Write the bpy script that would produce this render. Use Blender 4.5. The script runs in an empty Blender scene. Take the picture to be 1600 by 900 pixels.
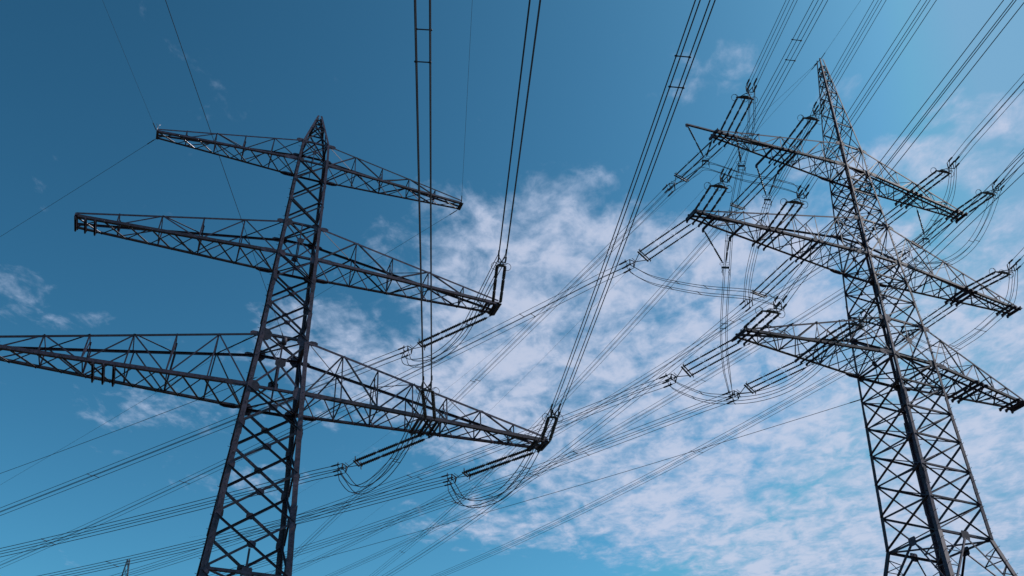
import bpy, bmesh, math, random
from mathutils import Vector, Matrix

# ------------------------------------------------------------------ camera
D = {"cam": {"f": 1527.327725512745, "pitch": 0.6039212651534294, "roll": 0.011856969620371971}, "towers": [{"t": [-12.623, 46.081, 0.342], "z": [43.852, 42.163, 37.2, 34.827, 29.29, 26.0], "w": [0.803, 0.899, 1.027, 1.116, 1.276, 1.454], "aL": [9.249, 11.993, 15.6], "aR": [9.736, 12.337, 15.42], "zp": 46.795, "w3": 2.094, "z3": 15.0, "w4": 3.0, "dz": [-0.023, -0.087, 0.087], "sep": [0.331, 0.576, 0.554], "fy": 0.962}, {"t": [22.233, 49.022, 0.403], "z": [46.767, 44.769, 40.177, 37.264, 32.51, 30.0], "w": [0.835, 0.859, 1.084, 1.191, 1.44, 1.5], "aL": [10.578, 13.012, 10.719], "aR": [9.658, 11.806, 9.365], "zp": 56.0, "w3": 1.938, "z3": 15.0, "w4": 3.0, "dz": [-0.251, 0.006, -0.223], "sep": [0.297, 0.345, 0.443], "fy": 1.025}], "strings": {"L1t": [[-0.933, 49.62, 34.741], [-0.622, 44.225, 33.722]], "L1a": [[-1.37, 50.704, 34.741], [-5.848, 53.201, 33.876]], "L2t": [[-4.381, 47.974, 26.043], [-4.109, 42.602, 24.893]], "L2a": [[-4.641, 49.932, 26.046], [-8.866, 51.897, 25.122]], "L3t": [[2.002, 50.688, 26.086], [2.248, 46.44, 25.461]], "L3a": [[1.51, 51.71, 26.085], [-2.719, 54.117, 25.509]], "R1t": [[13.326, 44.856, 44.538], [13.675, 41.07, 43.931]], "R1a": [[13.036, 45.475, 44.537], [10.915, 48.658, 44.099]], "R2t": [[17.506, 46.347, 44.652], [17.952, 42.62, 43.797]], "R2a": [[17.311, 47.607, 44.66], [15.275, 51.889, 44.375]], "R3t": [[10.846, 43.759, 37.27], [11.265, 40.736, 36.723]], "R3a": [[10.592, 44.48, 37.27], [7.727, 46.898, 36.393]], "R4t": [[15.395, 45.31, 37.268], [15.727, 41.977, 36.688]], "R4a": [[17.407, 47.999, 37.266], [15.6, 51.361, 36.766]], "R5t": [[12.821, 44.497, 29.784], [13.271, 41.649, 29.157]], "R5a": [[12.661, 45.49, 29.79], [9.7, 47.521, 28.896]], "R6t": [[17.277, 45.834, 29.895], [17.865, 42.729, 29.135]], "R6a": [[16.797, 47.824, 29.903], [13.791, 50.152, 29.296]], "R7t": [[27.101, 50.439, 44.65], [27.634, 47.205, 43.747]], "R7a": [[26.971, 51.67, 44.64], [24.657, 54.878, 44.045]], "R8t": [[30.823, 52.325, 44.532], [31.319, 49.225, 43.689]], "R8a": [[30.361, 52.855, 44.538], [28.64, 55.352, 43.895]], "R9t": [[29.174, 51.193, 37.268], [29.647, 47.826, 36.249]], "R9a": [[28.908, 52.621, 37.268], [27.233, 55.009, 36.826]]}, "wires": {"L1t": [-85.95, -0.084, 0.0005], "L2t": [-86.34, -0.0855, 0.0002], "L3t": [-84.18, -0.0928, 0.0008], "R1t": [-83.97, -0.0798, 0.0005], "R3t": [-82.35, -0.0839, 0.0008], "R2t": [-83.92, -0.0811, 0.0005], "R4t": [-82.82, -0.0798, 0.0005], "R5t": [-82.01, -0.0789, 0.0002], "R6t": [-80.02, -0.0804, 0.0002], "R7t": [-81.4, -0.0789, 0.0005], "R8t": [-83.17, -0.0772, 0.0005], "L1a": [148.85, -0.0878, 0.0002], "L2a": [155.31, -0.0768, 0.0008], "L3a": [148.85, -0.0352, 0.0008], "R1a": [120.42, -0.0794, 0.0002], "R2a": [111.18, -0.034, 0.0008], "R3a": [140.58, -0.0761, 0.000409], "R4a": [115.01, -0.0161, 0.0008], "R5a": [143.05, -0.0776, 0.0008], "R6a": [141.5, -0.0707, 0.0008], "R7a": [126.56, -0.0769, 0.0008], "R8a": [125.32, -0.0718, 0.0008], "R9a": [121.79, -0.0296, 0.0008], "R9t": [-83.0, -0.0779, 0.0005]}, "singles": {"E1": [[-21.226, 42.67, 42.14], -88.0, -0.065, 0.0005], "E2": [[-21.448, 43.294, 42.14], 145.75, -0.0675, 0.0005], "E3": [[-3.339, 49.032, 42.14], -86.0, -0.0015, 0.0005], "E4": [[-3.561, 49.655, 42.14], 139.75, -0.0694, 0.0002], "O1": [[-12.187, 44.856, 29.1], -89.0, -0.0523, 0.000684], "O2": [[-13.906, 47.005, 28.0], 150.0, -0.0717, 0.0005], "R_O": [[20.265, 49.814, 28.6], 143.75, -0.04, 0.000462], "P1": [[22.311, 48.838, 56.0], 119.25, -0.0233, 0.0008], "P2": [[22.155, 49.206, 56.0], 114.25, -0.0546, 0.0008], "P3": [[22.233, 49.022, 56.0], -78.25, -0.0632, 0.0005]}, "outriggers": [[1, [-11.757, -0.538, 37.17], [-11.757, 0.711, 37.17]], [1, [-9.874, -0.677, 37.169], [-9.874, 0.773, 37.169]], [0, [-6.488, -0.643, 44.524], [-6.488, 1.254, 44.524]], [0, [-4.787, -0.745, 44.568], [-4.787, 1.238, 44.568]], [0, [-9.6, -0.356, 44.544], [-12.629, -0.174, 44.466]]], "vstrings": [[[10.682, 43.913, 44.466], [12.498, 45.206, 44.522], [11.962, 45.578, 43.018], "V string with two rods hanging below the tip outrigger of the right tower's top crossarm"], [[11.138, 45.069, 37.17], [12.846, 45.864, 37.169], [12.535, 46.593, 35.537], "V string hanging below the middle left crossarm of the right tower"], [[15.772, 47.633, 44.524], [17.344, 48.285, 44.568], [16.599, 49.111, 42.876], "V string hanging below the inner left half of the right tower's top crossarm"], [[14.014, 45.102, 44.557], None, [14.014, 45.102, 42.193], "single short string hanging straight below the right tower's top left crossarm"], [[27.706, 51.927, 44.618], None, [27.706, 51.927, 41.99], "single string hanging straight below the right tower's top right crossarm"]], "far": [-62.514, 158.089, 55.644]}
scene = bpy.context.scene
scene.render.resolution_x, scene.render.resolution_y = 1600, 900
cam_d = bpy.data.cameras.new("camera")
cam_d.sensor_width = 36.0
cam_d.lens = D['cam']['f'] / 1600 * 36.0
cam_d.clip_start, cam_d.clip_end = 0.1, 6000
cam = bpy.data.objects.new("camera", cam_d)
scene.collection.objects.link(cam)
_p, _r = D['cam']['pitch'], D['cam']['roll']
_fwd = Vector((0, math.cos(_p), math.sin(_p)))
_up0 = Vector((0, -math.sin(_p), math.cos(_p)))
_rt0 = Vector((1, 0, 0))
_rt = _rt0 * math.cos(_r) + _up0 * math.sin(_r)
_up = _up0 * math.cos(_r) - _rt0 * math.sin(_r)
cam.matrix_world = Matrix.Translation((0, 0, 1.7)) @ Matrix((_rt, _up, -_fwd)).transposed().to_4x4()
scene.camera = cam

# ------------------------------------------------------------------ light
_az, _el = math.radians(86), math.radians(44)      # clockwise from the view direction; height
SUN_TO = Vector((math.cos(_el) * math.sin(_az), math.cos(_el) * math.cos(_az), math.sin(_el)))
SUN_EL = math.asin(SUN_TO.z)
SUN_AZ = math.atan2(SUN_TO.x, SUN_TO.y)        # clockwise from +Y
sun_d = bpy.data.lights.new("sun", 'SUN')
sun_d.energy, sun_d.angle, sun_d.color = 2.2, math.radians(0.5), (1.0, 0.95, 0.9)
sun = bpy.data.objects.new("sun", sun_d)
scene.collection.objects.link(sun)
sun.rotation_euler = SUN_TO.to_track_quat('Z', 'Y').to_euler()
sun.location = (30, -20, 80)
vs = scene.view_settings
scene.display_settings.display_device = 'sRGB'
vs.view_transform, vs.look, vs.gamma, vs.exposure = 'Standard', 'None', 1.0, 0.0

# ------------------------------------------------------------------ world: sky with broken cloud
world = bpy.data.worlds.new("World")
scene.world = world
world.use_nodes = True
NT = world.node_tree
NT.nodes.clear()
def N(kind, **kw):
    n = NT.nodes.new(kind)
    for k, v in kw.items(): setattr(n, k, v)
    return n
def setin(n, i, v):
    if hasattr(v, 'is_output') or isinstance(v, bpy.types.NodeSocket): NT.links.new(v, n.inputs[i])
    else: n.inputs[i].default_value = v
def M(op, a, b=0.0, c=0.0, clamp=False):
    n = N('ShaderNodeMath', operation=op, use_clamp=clamp)
    setin(n, 0, a); setin(n, 1, b); setin(n, 2, c)
    return n.outputs[0]
def VM(op, a, b=(0, 0, 0)):
    n = N('ShaderNodeVectorMath', operation=op)
    setin(n, 0, a); setin(n, 1, b)
    return n
def SS(v, lo, hi, a=0.0, b=1.0):
    n = N('ShaderNodeMapRange', interpolation_type='SMOOTHSTEP')
    for i, x in enumerate((v, lo, hi, a, b)): setin(n, i, x)
    return n.outputs[0]
def NOISE(vec, scale, detail, rough, dist=0.0, lac=2.0):
    n = N('ShaderNodeTexNoise')
    NT.links.new(vec, n.inputs['Vector'])
    n.inputs['Scale'].default_value = scale
    n.inputs['Detail'].default_value = detail
    n.inputs['Roughness'].default_value = rough
    n.inputs['Distortion'].default_value = dist
    n.inputs['Lacunarity'].default_value = lac
    return n.outputs['Fac']
sky = N('ShaderNodeTexSky', sky_type='NISHITA', sun_disc=False)
sky.sun_elevation, sky.sun_rotation = SUN_EL, SUN_AZ
sky.air_density, sky.dust_density, sky.ozone_density = 1.0, 2.0, 1.5
tc = N('ShaderNodeTexCoord')
dirv = VM('NORMALIZE', tc.outputs['Generated']).outputs[0]
sep = N('ShaderNodeSeparateXYZ'); NT.links.new(dirv, sep.inputs[0])
zc = M('MAXIMUM', sep.outputs[2], 0.03)
px = M('DIVIDE', sep.outputs[0], zc); py = M('DIVIDE', sep.outputs[1], zc)
cmb = N('ShaderNodeCombineXYZ'); NT.links.new(px, cmb.inputs[0]); NT.links.new(py, cmb.inputs[1])
P = cmb.outputs[0]                                    # where the view ray meets the cloud layer
# slow warp so that the edges of the field wander
warp = N('ShaderNodeTexNoise'); NT.links.new(P, warp.inputs['Vector'])
warp.inputs['Scale'].default_value = 2.3; warp.inputs['Detail'].default_value = 3
wv = VM('SUBTRACT', warp.outputs['Color'], (0.5, 0.5, 0.5)).outputs[0]
wsc = N('ShaderNodeVectorMath', operation='SCALE'); NT.links.new(wv, wsc.inputs[0]); wsc.inputs['Scale'].default_value = 0.30
PW = VM('ADD', P, wsc.outputs[0]).outputs[0]
sp2 = N('ShaderNodeSeparateXYZ'); NT.links.new(PW, sp2.inputs[0])
wx, wy = sp2.outputs[0], sp2.outputs[1]
bow = M('SUBTRACT', wy, 1.75)
left_edge = SS(M('SUBTRACT', wx, M('MULTIPLY', M('MULTIPLY', bow, bow), 0.50)), -0.60, 0.02)
near_edge = SS(M('ADD', wy, M('MULTIPLY', wx, -0.10)), 1.00, 1.30)
cover = M('MULTIPLY', left_edge, near_edge)
right_fill = M('MULTIPLY', SS(wx, 0.35, 0.75), SS(wy, 0.90, 1.5))
cover = M('MAXIMUM', cover, M('MULTIPLY', right_fill, 0.9))
def blob(x, y, rx, ry, amp):
    q = VM('SUBTRACT', PW, (x, y, 0)).outputs[0]
    q = VM('DIVIDE', q, (rx, ry, 1)).outputs[0]
    l = VM('LENGTH', q).outputs[1]
    return SS(l, 0.25, 1.0, amp, 0.0)
for b in [(-0.9, 1.5, 0.17, 0.1, 0.6), (-0.8, 1.6, 0.15, 0.07, 0.62), (-0.78, 1.95, 0.3, 0.18, 0.62), (-0.45, 1.98, 0.26, 0.14, 0.55), (-0.62, 2.35, 0.35, 0.16, 0.55), (0.27, 0.91, 0.13, 0.07, 0.58), (0.27, 0.99, 0.14, 0.06, 0.5), (0.71, 1.04, 0.17, 0.12, 0.95), (0.6, 1.15, 0.3, 0.1, 0.85), (0.82, 1.37, 0.25, 0.1, 0.9), (0.47, 0.98, 0.06, 0.05, 0.7), (0.02, 2.6, 0.5, 0.34, 0.85), (-0.24, 1.78, 0.46, 0.34, 1.0), (-0.36, 1.62, 0.22, 0.2, 0.72), (0.12, 1.17, 0.12, 0.08, 0.7)]:
    cover = M('MAXIMUM', cover, blob(*b))
hole = blob(0.27, 1.22, 0.15, 0.12, 0.55)
cover = M('SUBTRACT', cover, hole, clamp=True)
cover = M('ADD', cover, M('MULTIPLY', M('MULTIPLY', SS(wx, -0.05, 0.5), SS(wy, 1.35, 1.9)), 0.03))
mapr = N('ShaderNodeMapping'); NT.links.new(P, mapr.inputs[0])
mapr.inputs['Rotation'].default_value = (0, 0, math.radians(24))
mapr.inputs['Scale'].default_value = (1.15, 0.85, 1)
PR = mapr.outputs[0]
n_big = NOISE(PR, 2.6, 4, 0.5, 0.3)
n_mid = NOISE(PR, 11.0, 7, 0.58, 0.5)
n_fine = NOISE(PR, 36.0, 5, 0.62, 0.3)
dens = M('ADD', M('MULTIPLY', n_big, 0.28), M('ADD', M('MULTIPLY', n_mid, 0.56), M('MULTIPLY', n_fine, 0.23)))
thr = M('SUBTRACT', 0.752, M('MULTIPLY', cover, 0.30))
raw = M('SUBTRACT', dens, thr)
alpha = SS(raw, -0.115, 0.17)
alpha = M('MULTIPLY', alpha, 0.87)
# colours: the photograph's deep blue grade of a clear sky
sc1 = N('ShaderNodeVectorMath', operation='SCALE'); NT.links.new(sky.outputs[0], sc1.inputs[0]); sc1.inputs['Scale'].default_value = 0.1
srgb = N('ShaderNodeSeparateColor'); NT.links.new(sc1.outputs[0], srgb.inputs[0])
crgb = N('ShaderNodeCombineColor')
for i_, (g_, k_, top_) in enumerate(((2.0, 27.5, 1.9), (1.83, 39.0, 4.1), (1.94, 33.5, 6.3))):
    NT.links.new(M('MINIMUM', M('MULTIPLY', M('POWER', srgb.outputs[i_], g_), k_), top_), crgb.inputs[i_])
ccol = N('ShaderNodeMix', data_type='RGBA')
NT.links.new(SS(raw, 0.0, 0.22), ccol.inputs[0])
ccol.inputs[6].default_value = (4.3, 5.4, 7.5, 1)
ccol.inputs[7].default_value = (5.8, 6.35, 8.0, 1)
mixc = N('ShaderNodeMix', data_type='RGBA')
NT.links.new(alpha, mixc.inputs[0]); NT.links.new(crgb.outputs[0], mixc.inputs[6]); NT.links.new(ccol.outputs[2], mixc.inputs[7])
bg = N('ShaderNodeBackground'); bg.inputs['Strength'].default_value = 0.1
NT.links.new(mixc.outputs[2], bg.inputs['Color'])
wo = N('ShaderNodeOutputWorld'); NT.links.new(bg.outputs[0], wo.inputs[0])

# ------------------------------------------------------------------ materials
def steel(name, c1, c2, metallic, rough, scale=3.0, rust=None):
    m = bpy.data.materials.new(name); m.use_nodes = True
    t = m.node_tree; b = t.nodes['Principled BSDF']
    g = t.nodes.new('ShaderNodeNewGeometry')
    n = t.nodes.new('ShaderNodeTexNoise'); n.inputs['Scale'].default_value = scale
    n.inputs['Detail'].default_value = 6; n.inputs['Roughness'].default_value = 0.65
    t.links.new(g.outputs['Position'], n.inputs['Vector'])
    r = t.nodes.new('ShaderNodeValToRGB')
    r.color_ramp.elements[0].position, r.color_ramp.elements[1].position = 0.34, 0.66
    r.color_ramp.elements[0].color, r.color_ramp.elements[1].color = (*c1, 1), (*c2, 1)
    t.links.new(n.outputs['Fac'], r.inputs[0])
    col = r.outputs[0]
    if rust:
        n2 = t.nodes.new('ShaderNodeTexNoise'); n2.inputs['Scale'].default_value = 9; n2.inputs['Detail'].default_value = 8
        t.links.new(g.outputs['Position'], n2.inputs['Vector'])
        r2 = t.nodes.new('ShaderNodeValToRGB'); r2.color_ramp.elements[0].position, r2.color_ramp.elements[1].position = 0.56, 0.70
        t.links.new(n2.outputs['Fac'], r2.inputs[0])
        mx = t.nodes.new('ShaderNodeMix'); mx.data_type = 'RGBA'
        t.links.new(r2.outputs[0], mx.inputs[0]); t.links.new(col, mx.inputs[6]); mx.inputs[7].default_value = (*rust, 1)
        col = mx.outputs[2]
    oi = t.nodes.new('ShaderNodeObjectInfo')          # every bar has weathered a little differently
    vr = t.nodes.new('ShaderNodeMapRange'); t.links.new(oi.outputs['Random'], vr.inputs[0]); vr.inputs[3].default_value, vr.inputs[4].default_value = 0.65, 1.45
    vm = t.nodes.new('ShaderNodeVectorMath'); vm.operation = 'SCALE'; t.links.new(col, vm.inputs[0]); t.links.new(vr.outputs[0], vm.inputs['Scale'])
    t.links.new(vm.outputs[0], b.inputs['Base Color'])
    b.inputs['Metallic'].default_value = metallic
    mr = t.nodes.new('ShaderNodeMapRange'); t.links.new(n.outputs['Fac'], mr.inputs[0])
    mr.inputs[3].default_value, mr.inputs[4].default_value = rough - 0.08, rough + 0.12
    t.links.new(mr.outputs[0], b.inputs['Roughness'])
    return m
MAT_LEG = steel('weathered_painted_steel', (0.017, 0.010, 0.019), (0.088, 0.056, 0.086), 0.1, 0.55, 6.5, (0.085, 0.038, 0.040))
MAT_BAR = steel('bracing_steel', (0.018, 0.011, 0.022), (0.068, 0.043, 0.069), 0.15, 0.5, 5.0, (0.070, 0.034, 0.036))
MAT_LACE = steel('glint_lacing_pale_clamp_steel', (0.16, 0.15, 0.17), (0.30, 0.28, 0.30), 0.75, 0.34, 2.0)  # left-arm lacing: sun glints put into a paler colour; also the whitish wire clamp
MAT_WIRE = steel('weathered_aluminium_conductor', (0.030, 0.028, 0.040), (0.060, 0.056, 0.072), 0.2, 0.6, 0.5)
MAT_ROD = steel('brown_glazed_porcelain', (0.022, 0.012, 0.016), (0.036, 0.021, 0.025), 0.0, 0.22, 5.0)
MAT_FIT = steel('galvanised_fittings', (0.035, 0.032, 0.042), (0.07, 0.065, 0.08), 0.3, 0.5, 6.0)
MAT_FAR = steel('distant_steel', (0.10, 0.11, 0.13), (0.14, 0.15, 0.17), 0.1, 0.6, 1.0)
MAT_GRASS = steel('dry_grass', (0.050, 0.048, 0.028), (0.10, 0.088, 0.050), 0.0, 0.95, 0.6)

# ------------------------------------------------------------------ helpers
COL = scene.collection
def add(name, mesh, mat=None, parent=None, mtx=None):
    o = bpy.data.objects.new(name, mesh); COL.objects.link(o)
    if mat is not None and not mesh.materials: mesh.materials.append(mat)
    if parent is not None: o.parent = parent
    if mtx is not None: o.matrix_basis = mtx
    return o
def empty(name, mtx, parent=None):
    o = bpy.data.objects.new(name, None); COL.objects.link(o)
    if parent is not None: o.parent = parent
    o.matrix_basis = mtx; o.empty_display_size = 0.3
    return o
def thing(o, label, cat, group=None):
    o['label'] = label; o['category'] = cat
    if group: o['group'] = group
    return o
def frame(origin, x, y, z):
    return Matrix(((x.x, y.x, z.x, origin.x), (x.y, y.y, z.y, origin.y), (x.z, y.z, z.z, origin.z), (0, 0, 0, 1)))
_angle_cache = {}
def angle_mesh(size, mat):
    """unit-long L profile along +Z, its heel on the axis, flanges along +X and +Y"""
    k = (round(size, 3), mat.name)
    if k in _angle_cache: return _angle_cache[k]
    s, t = size, max(0.012, size * 0.13)
    sec = [(0, 0), (s, 0), (s, t), (t, t), (t, s), (0, s)]
    vs_ = [(x, y, z) for z in (0, 1) for x, y in sec]
    fs = [(i, (i + 1) % 6, 6 + (i + 1) % 6, 6 + i) for i in range(6)] + [(0, 3, 2, 1), (0, 5, 4, 3), (6, 7, 8, 9), (6, 9, 10, 11)]
    me = bpy.data.meshes.new('angle_profile'); me.from_pydata(vs_, [], fs); me.materials.append(mat)
    _angle_cache[k] = me
    return me
def basis(p0, p1, hint):
    d = (p1 - p0); L = d.length; d = d / L
    x = hint - d * hint.dot(d)
    if x.length < 1e-4: x = Vector((1, 0, 0)) - d * d.x
    x.normalize(); y = d.cross(x)
    return x, y, d, L
def bar(name, p0, p1, size, mat, parent, hint=Vector((0, 0, 1)), flip=False, off=0.0, trim=0.0):
    """one L-profile member; hint = direction of the first flange"""
    x, y, d, L = basis(p0, p1, hint)
    o0 = p0 + d * trim + x * off
    L -= 2 * trim
    if flip:                      # swap the second flange to the other side, staying right-handed
        x, y = y * -1, x
        me = angle_mesh(size, mat)
    else: me = angle_mesh(size, mat)
    return add(name, me, None, parent, frame(o0, x, y, d * L))
def prism_mesh(pts, th, mat, name='plate'):
    """flat plate, outline in XY, thickness along Z"""
    n = len(pts)
    v = [(x, y, -th / 2) for x, y in pts] + [(x, y, th / 2) for x, y in pts]
    f = [tuple(reversed(range(n))), tuple(range(n, 2 * n))] + [(i, (i + 1) % n, n + (i + 1) % n, n + i) for i in range(n)]
    me = bpy.data.meshes.new(name); me.from_pydata(v, [], f); me.materials.append(mat)
    return me
_pl = {}
def plate(name, c, nrm, upv, w, h, mat, parent, th=0.02, chamfer=0.3):
    k = (round(w, 2), round(h, 2), mat.name, chamfer, th)
    if k not in _pl:
        a, b, cx, cy = w / 2, h / 2, w * chamfer, h * chamfer
        _pl[k] = prism_mesh([(-a + cx, -b), (a - cx, -b), (a, -b + cy), (a, b - cy), (a - cx, b), (-a + cx, b), (-a, b - cy), (-a, -b + cy)], th, mat)
    z = nrm.normalized(); y = (upv - z * upv.dot(z)).normalized(); x = y.cross(z)
    return add(name, _pl[k], None, parent, frame(c, x, y, z))
def tube_mesh(name, paths, sides=6):
    """joined tubes; paths = list of (points, radius or list of radii)"""
    V, F_ = [], []
    for pts, rad in paths:
        n = len(pts); base = len(V)
        for i, p in enumerate(pts):
            t = (pts[min(i + 1, n - 1)] - pts[max(i - 1, 0)]).normalized()
            u = t.cross(Vector((0, 0, 1)))
            if u.length < 1e-3: u = t.cross(Vector((1, 0, 0)))
            u.normalize(); w = t.cross(u)
            r = rad[i] if isinstance(rad, (list, tuple)) else rad
            for k in range(sides):
                a = 2 * math.pi * k / sides
                V.append(p + (u * math.cos(a) + w * math.sin(a)) * r)
        for i in range(n - 1):
            for k in range(sides):
                a = base + i * sides + k; b = base + i * sides + (k + 1) % sides
                F_.append((a, b, b + sides, a + sides))
        F_.append(tuple(base + k for k in reversed(range(sides)))); F_.append(tuple(base + (n - 1) * sides + k for k in range(sides)))
    me = bpy.data.meshes.new(name); me.from_pydata([tuple(v) for v in V], [], F_)
    me.polygons.foreach_set('use_smooth', [len(p.vertices) == 4 for p in me.polygons])
    return me
def ring_pts(c, x, y, r, n=18, a0=0, a1=360):
    full = abs(a1 - a0) >= 360
    m = n if full else n - 1
    return [c + (x * math.cos(math.radians(a0 + (a1 - a0) * i / m)) + y * math.sin(math.radians(a0 + (a1 - a0) * i / m))) * r for i in range(n + 1 if full else n)]
def boxes_mesh(name, boxes, mat):
    """joined oriented boxes: (centre, x half vec, y half vec, z half vec)"""
    V, F_ = [], []
    for c, a, b, d in boxes:
        k = len(V)
        for sx in (-1, 1):
            for sy in (-1, 1):
                for sz in (-1, 1): V.append(tuple(c + a * sx + b * sy + d * sz))
        F_ += [tuple(k + i for i in q) for q in ((0, 1, 3, 2), (4, 6, 7, 5), (0, 4, 5, 1), (2, 3, 7, 6), (0, 2, 6, 4), (1, 5, 7, 3))]
    me = bpy.data.meshes.new(name); me.from_pydata(V, [], F_); me.materials.append(mat)
    return me

# ------------------------------------------------------------------ ground
gm = bpy.data.meshes.new('ground')
gm.from_pydata([(-3000, -3000, 0), (3000, -3000, 0), (3000, 3000, 0), (-3000, 3000, 0)], [], [(0, 1, 2, 3)])
g = add('ground', gm, MAT_GRASS); g['kind'] = 'structure'

# ------------------------------------------------------------------ lattice towers
def lerp(a, b, t): return a + (b - a) * t
class Tower:
    pass
def build_tower(T, spec):
    X, Y, yaw = T['t']; fy = T['fy']
    root = empty('transmission_tower', Matrix.Translation((X, Y, 0)) @ Matrix.Rotation(yaw, 4, 'Z'))
    thing(root, spec['label'], 'transmission tower', 'steel lattice transmission towers')
    Z, Wd = T['z'], T['w']
    prof = [(spec['peak'], spec['peak_w'])] + list(zip(Z, Wd)) + spec['low']
    def W(z):
        for (z1, w1), (z0, w0) in zip(prof, prof[1:]):
            if z0 <= z <= z1: return lerp(w0, w1, (z - z0) / (z1 - z0))
        return prof[-1][1]
    def C(sx, sy, z): w = W(z); return Vector((sx * w, sy * w * fy, z))
    # legs: tapering angle sections, spliced, one mesh a leg
    lw = spec['leg_w']
    for sx in (-1, 1):
        for sy in (-1, 1):
            V, F_ = [], []
            cuts = [p[0] for p in prof]
            cuts = sorted(set(cuts + spec['splices']), reverse=True)
            for zt, zb in zip(cuts, cuts[1:]):
                s = lw(0.5 * (zt + zb)); t = s * 0.16
                p1, p0 = C(sx, sy, zt), C(sx, sy, zb)
                k = len(V)
                for p in (p0, p1):
                    for a, b in ((0, 0), (s, 0), (s, t), (t, t), (t, s), (0, s)):
                        V.append((p.x - sx * (a - 0.03), p.y - sy * (b - 0.03), p.z))
                q = [(i, (i + 1) % 6, 6 + (i + 1) % 6, 6 + i) for i in range(6)] + [(0, 3, 2, 1), (0, 5, 4, 3), (6, 7, 8, 9), (6, 9, 10, 11)]
                if sx * sy > 0: F_ += [tuple(k + i for i in f) for f in q]
                else: F_ += [tuple(k + i for i in reversed(f)) for f in q]
            me = bpy.data.meshes.new('leg'); me.from_pydata(V, [], F_)
            leg = add('leg', me, MAT_LEG, root)
            # splice plates on the outside of the leg
            for zs in spec['splices']:
                p = C(sx, sy, zs); s = lw(zs)
                plate('splice_plate', p + Vector((-sx * s * 0.5, sy * 0.042, 0)), Vector((0, sy, 0)), Vector((0, 0, 1)), s * 0.95, 0.9, MAT_LEG, leg, 0.018, 0.06)
                plate('splice_plate', p + Vector((sx * 0.042, -sy * s * 0.5, 0)), Vector((sx, 0, 0)), Vector((0, 0, 1)), s * 0.95, 0.9, MAT_LEG, leg, 0.018, 0.06)
            if (sx, sy) in spec['pegs']:
                paths = []; z = 3.0
                i = 0
                while z < Z[0]:
                    p = C(sx, sy, z); s = lw(z)
                    dirn = Vector((sx, 0, 0)) if i % 2 == 0 else Vector((0, sy, 0))
                    if i % 2 == 0: q = p + Vector((0.02 * sx, -sy * s * 0.4, 0))
                    else: q = p + Vector((-sx * s * 0.4, 0.02 * sy, 0))
                    paths.append(([q, q + dirn * 0.17, q + dirn * 0.18 + Vector((0, 0, 0.035))], 0.013)); z += 0.36; i += 1
                me = tube_mesh('step_bolts', paths, 5)
                o = add('step_bolts', me, MAT_FIT, leg); o['kind'] = 'stuff'
    # faces: 0 near(y-), 1 far(y+), 2 left(x-), 3 right(x+)
    faces = [((-1, -1), (1, -1), Vector((0, 1, 0))), ((-1, 1), (1, 1), Vector((0, -1, 0))),
             ((-1, -1), (-1, 1), Vector((1, 0, 0))), ((1, -1), (1, 1), Vector((-1, 0, 0)))]
    def inset(p, n, d): return p + n * d
    def xpanel(z0, z1, s, hor=True, gus=True, fsel=(0, 1, 2, 3)):
        for fi in fsel:
            a, b, n = faces[fi]
            A0, B0, A1, B1 = C(*a, z0), C(*b, z0), C(*a, z1), C(*b, z1)
            mt = MAT_BAR
            ka, kb = spec['sizes'][fi]
            bar('brace', inset(A0, n, 0.05), inset(B1, n, 0.05), s * ka, mt, root, n, False, 0.0, 0.05)
            bar('brace', inset(B0, n, 0.01), inset(A1, n, 0.01), s * kb, mt, root, n * -1, True, 0.0, 0.05)
            if hor: bar('horizontal_strut', inset(A1, n, 0.02), inset(B1, n, 0.02), s, mt, root, n, False, 0.0, 0.04)
            if gus:
                w0, w1 = (B0 - A0).length, (B1 - A1).length
                t = w0 / (w0 + w1)
                c = lerp(A0, B1, t)
                plate('gusset_plate', inset(c, n, 0.035), n, Vector((0, 0, 1)), s * 2.4 * spec.get('gk', 1), s * 2.0 * spec.get('gk', 1), MAT_BAR, root, 0.012, 0.3)
        if gus:
            for fi in fsel:
                a, b, n = faces[fi]
                for (e, o_) in ((a, b), (b, a)):
                    P_ = C(*e, z1); Q = C(*o_, z1); d = (Q - P_).normalized()
                    plate('gusset_plate', inset(P_ + d * (lw(z1) * 0.8), n, 0.045), n, Vector((0, 0, 1)), lw(z1) * 1.0, lw(z1) * 1.9, MAT_LEG, root, 0.014, 0.25)
    def ring(z, s, plan=True):
        for a, b, n in faces:
            bar('horizontal_strut', inset(C(*a, z), n, 0.06), inset(C(*b, z), n, 0.06), s, MAT_BAR, root, n, False, 0.0, 0.04)
        if plan:
            bar('plan_brace', C(-1, -1, z) + Vector((0, 0, 0.03)), C(1, 1, z) + Vector((0, 0, 0.03)), s * 0.8, MAT_BAR, root, Vector((0, 0, 1)), False, 0.0, 0.15)
            bar('plan_brace', C(-1, 1, z) - Vector((0, 0, 0.08)), C(1, -1, z) - Vector((0, 0, 0.08)), s * 0.8, MAT_BAR, root, Vector((0, 0, 1)), False, 0.0, 0.15)
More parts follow.
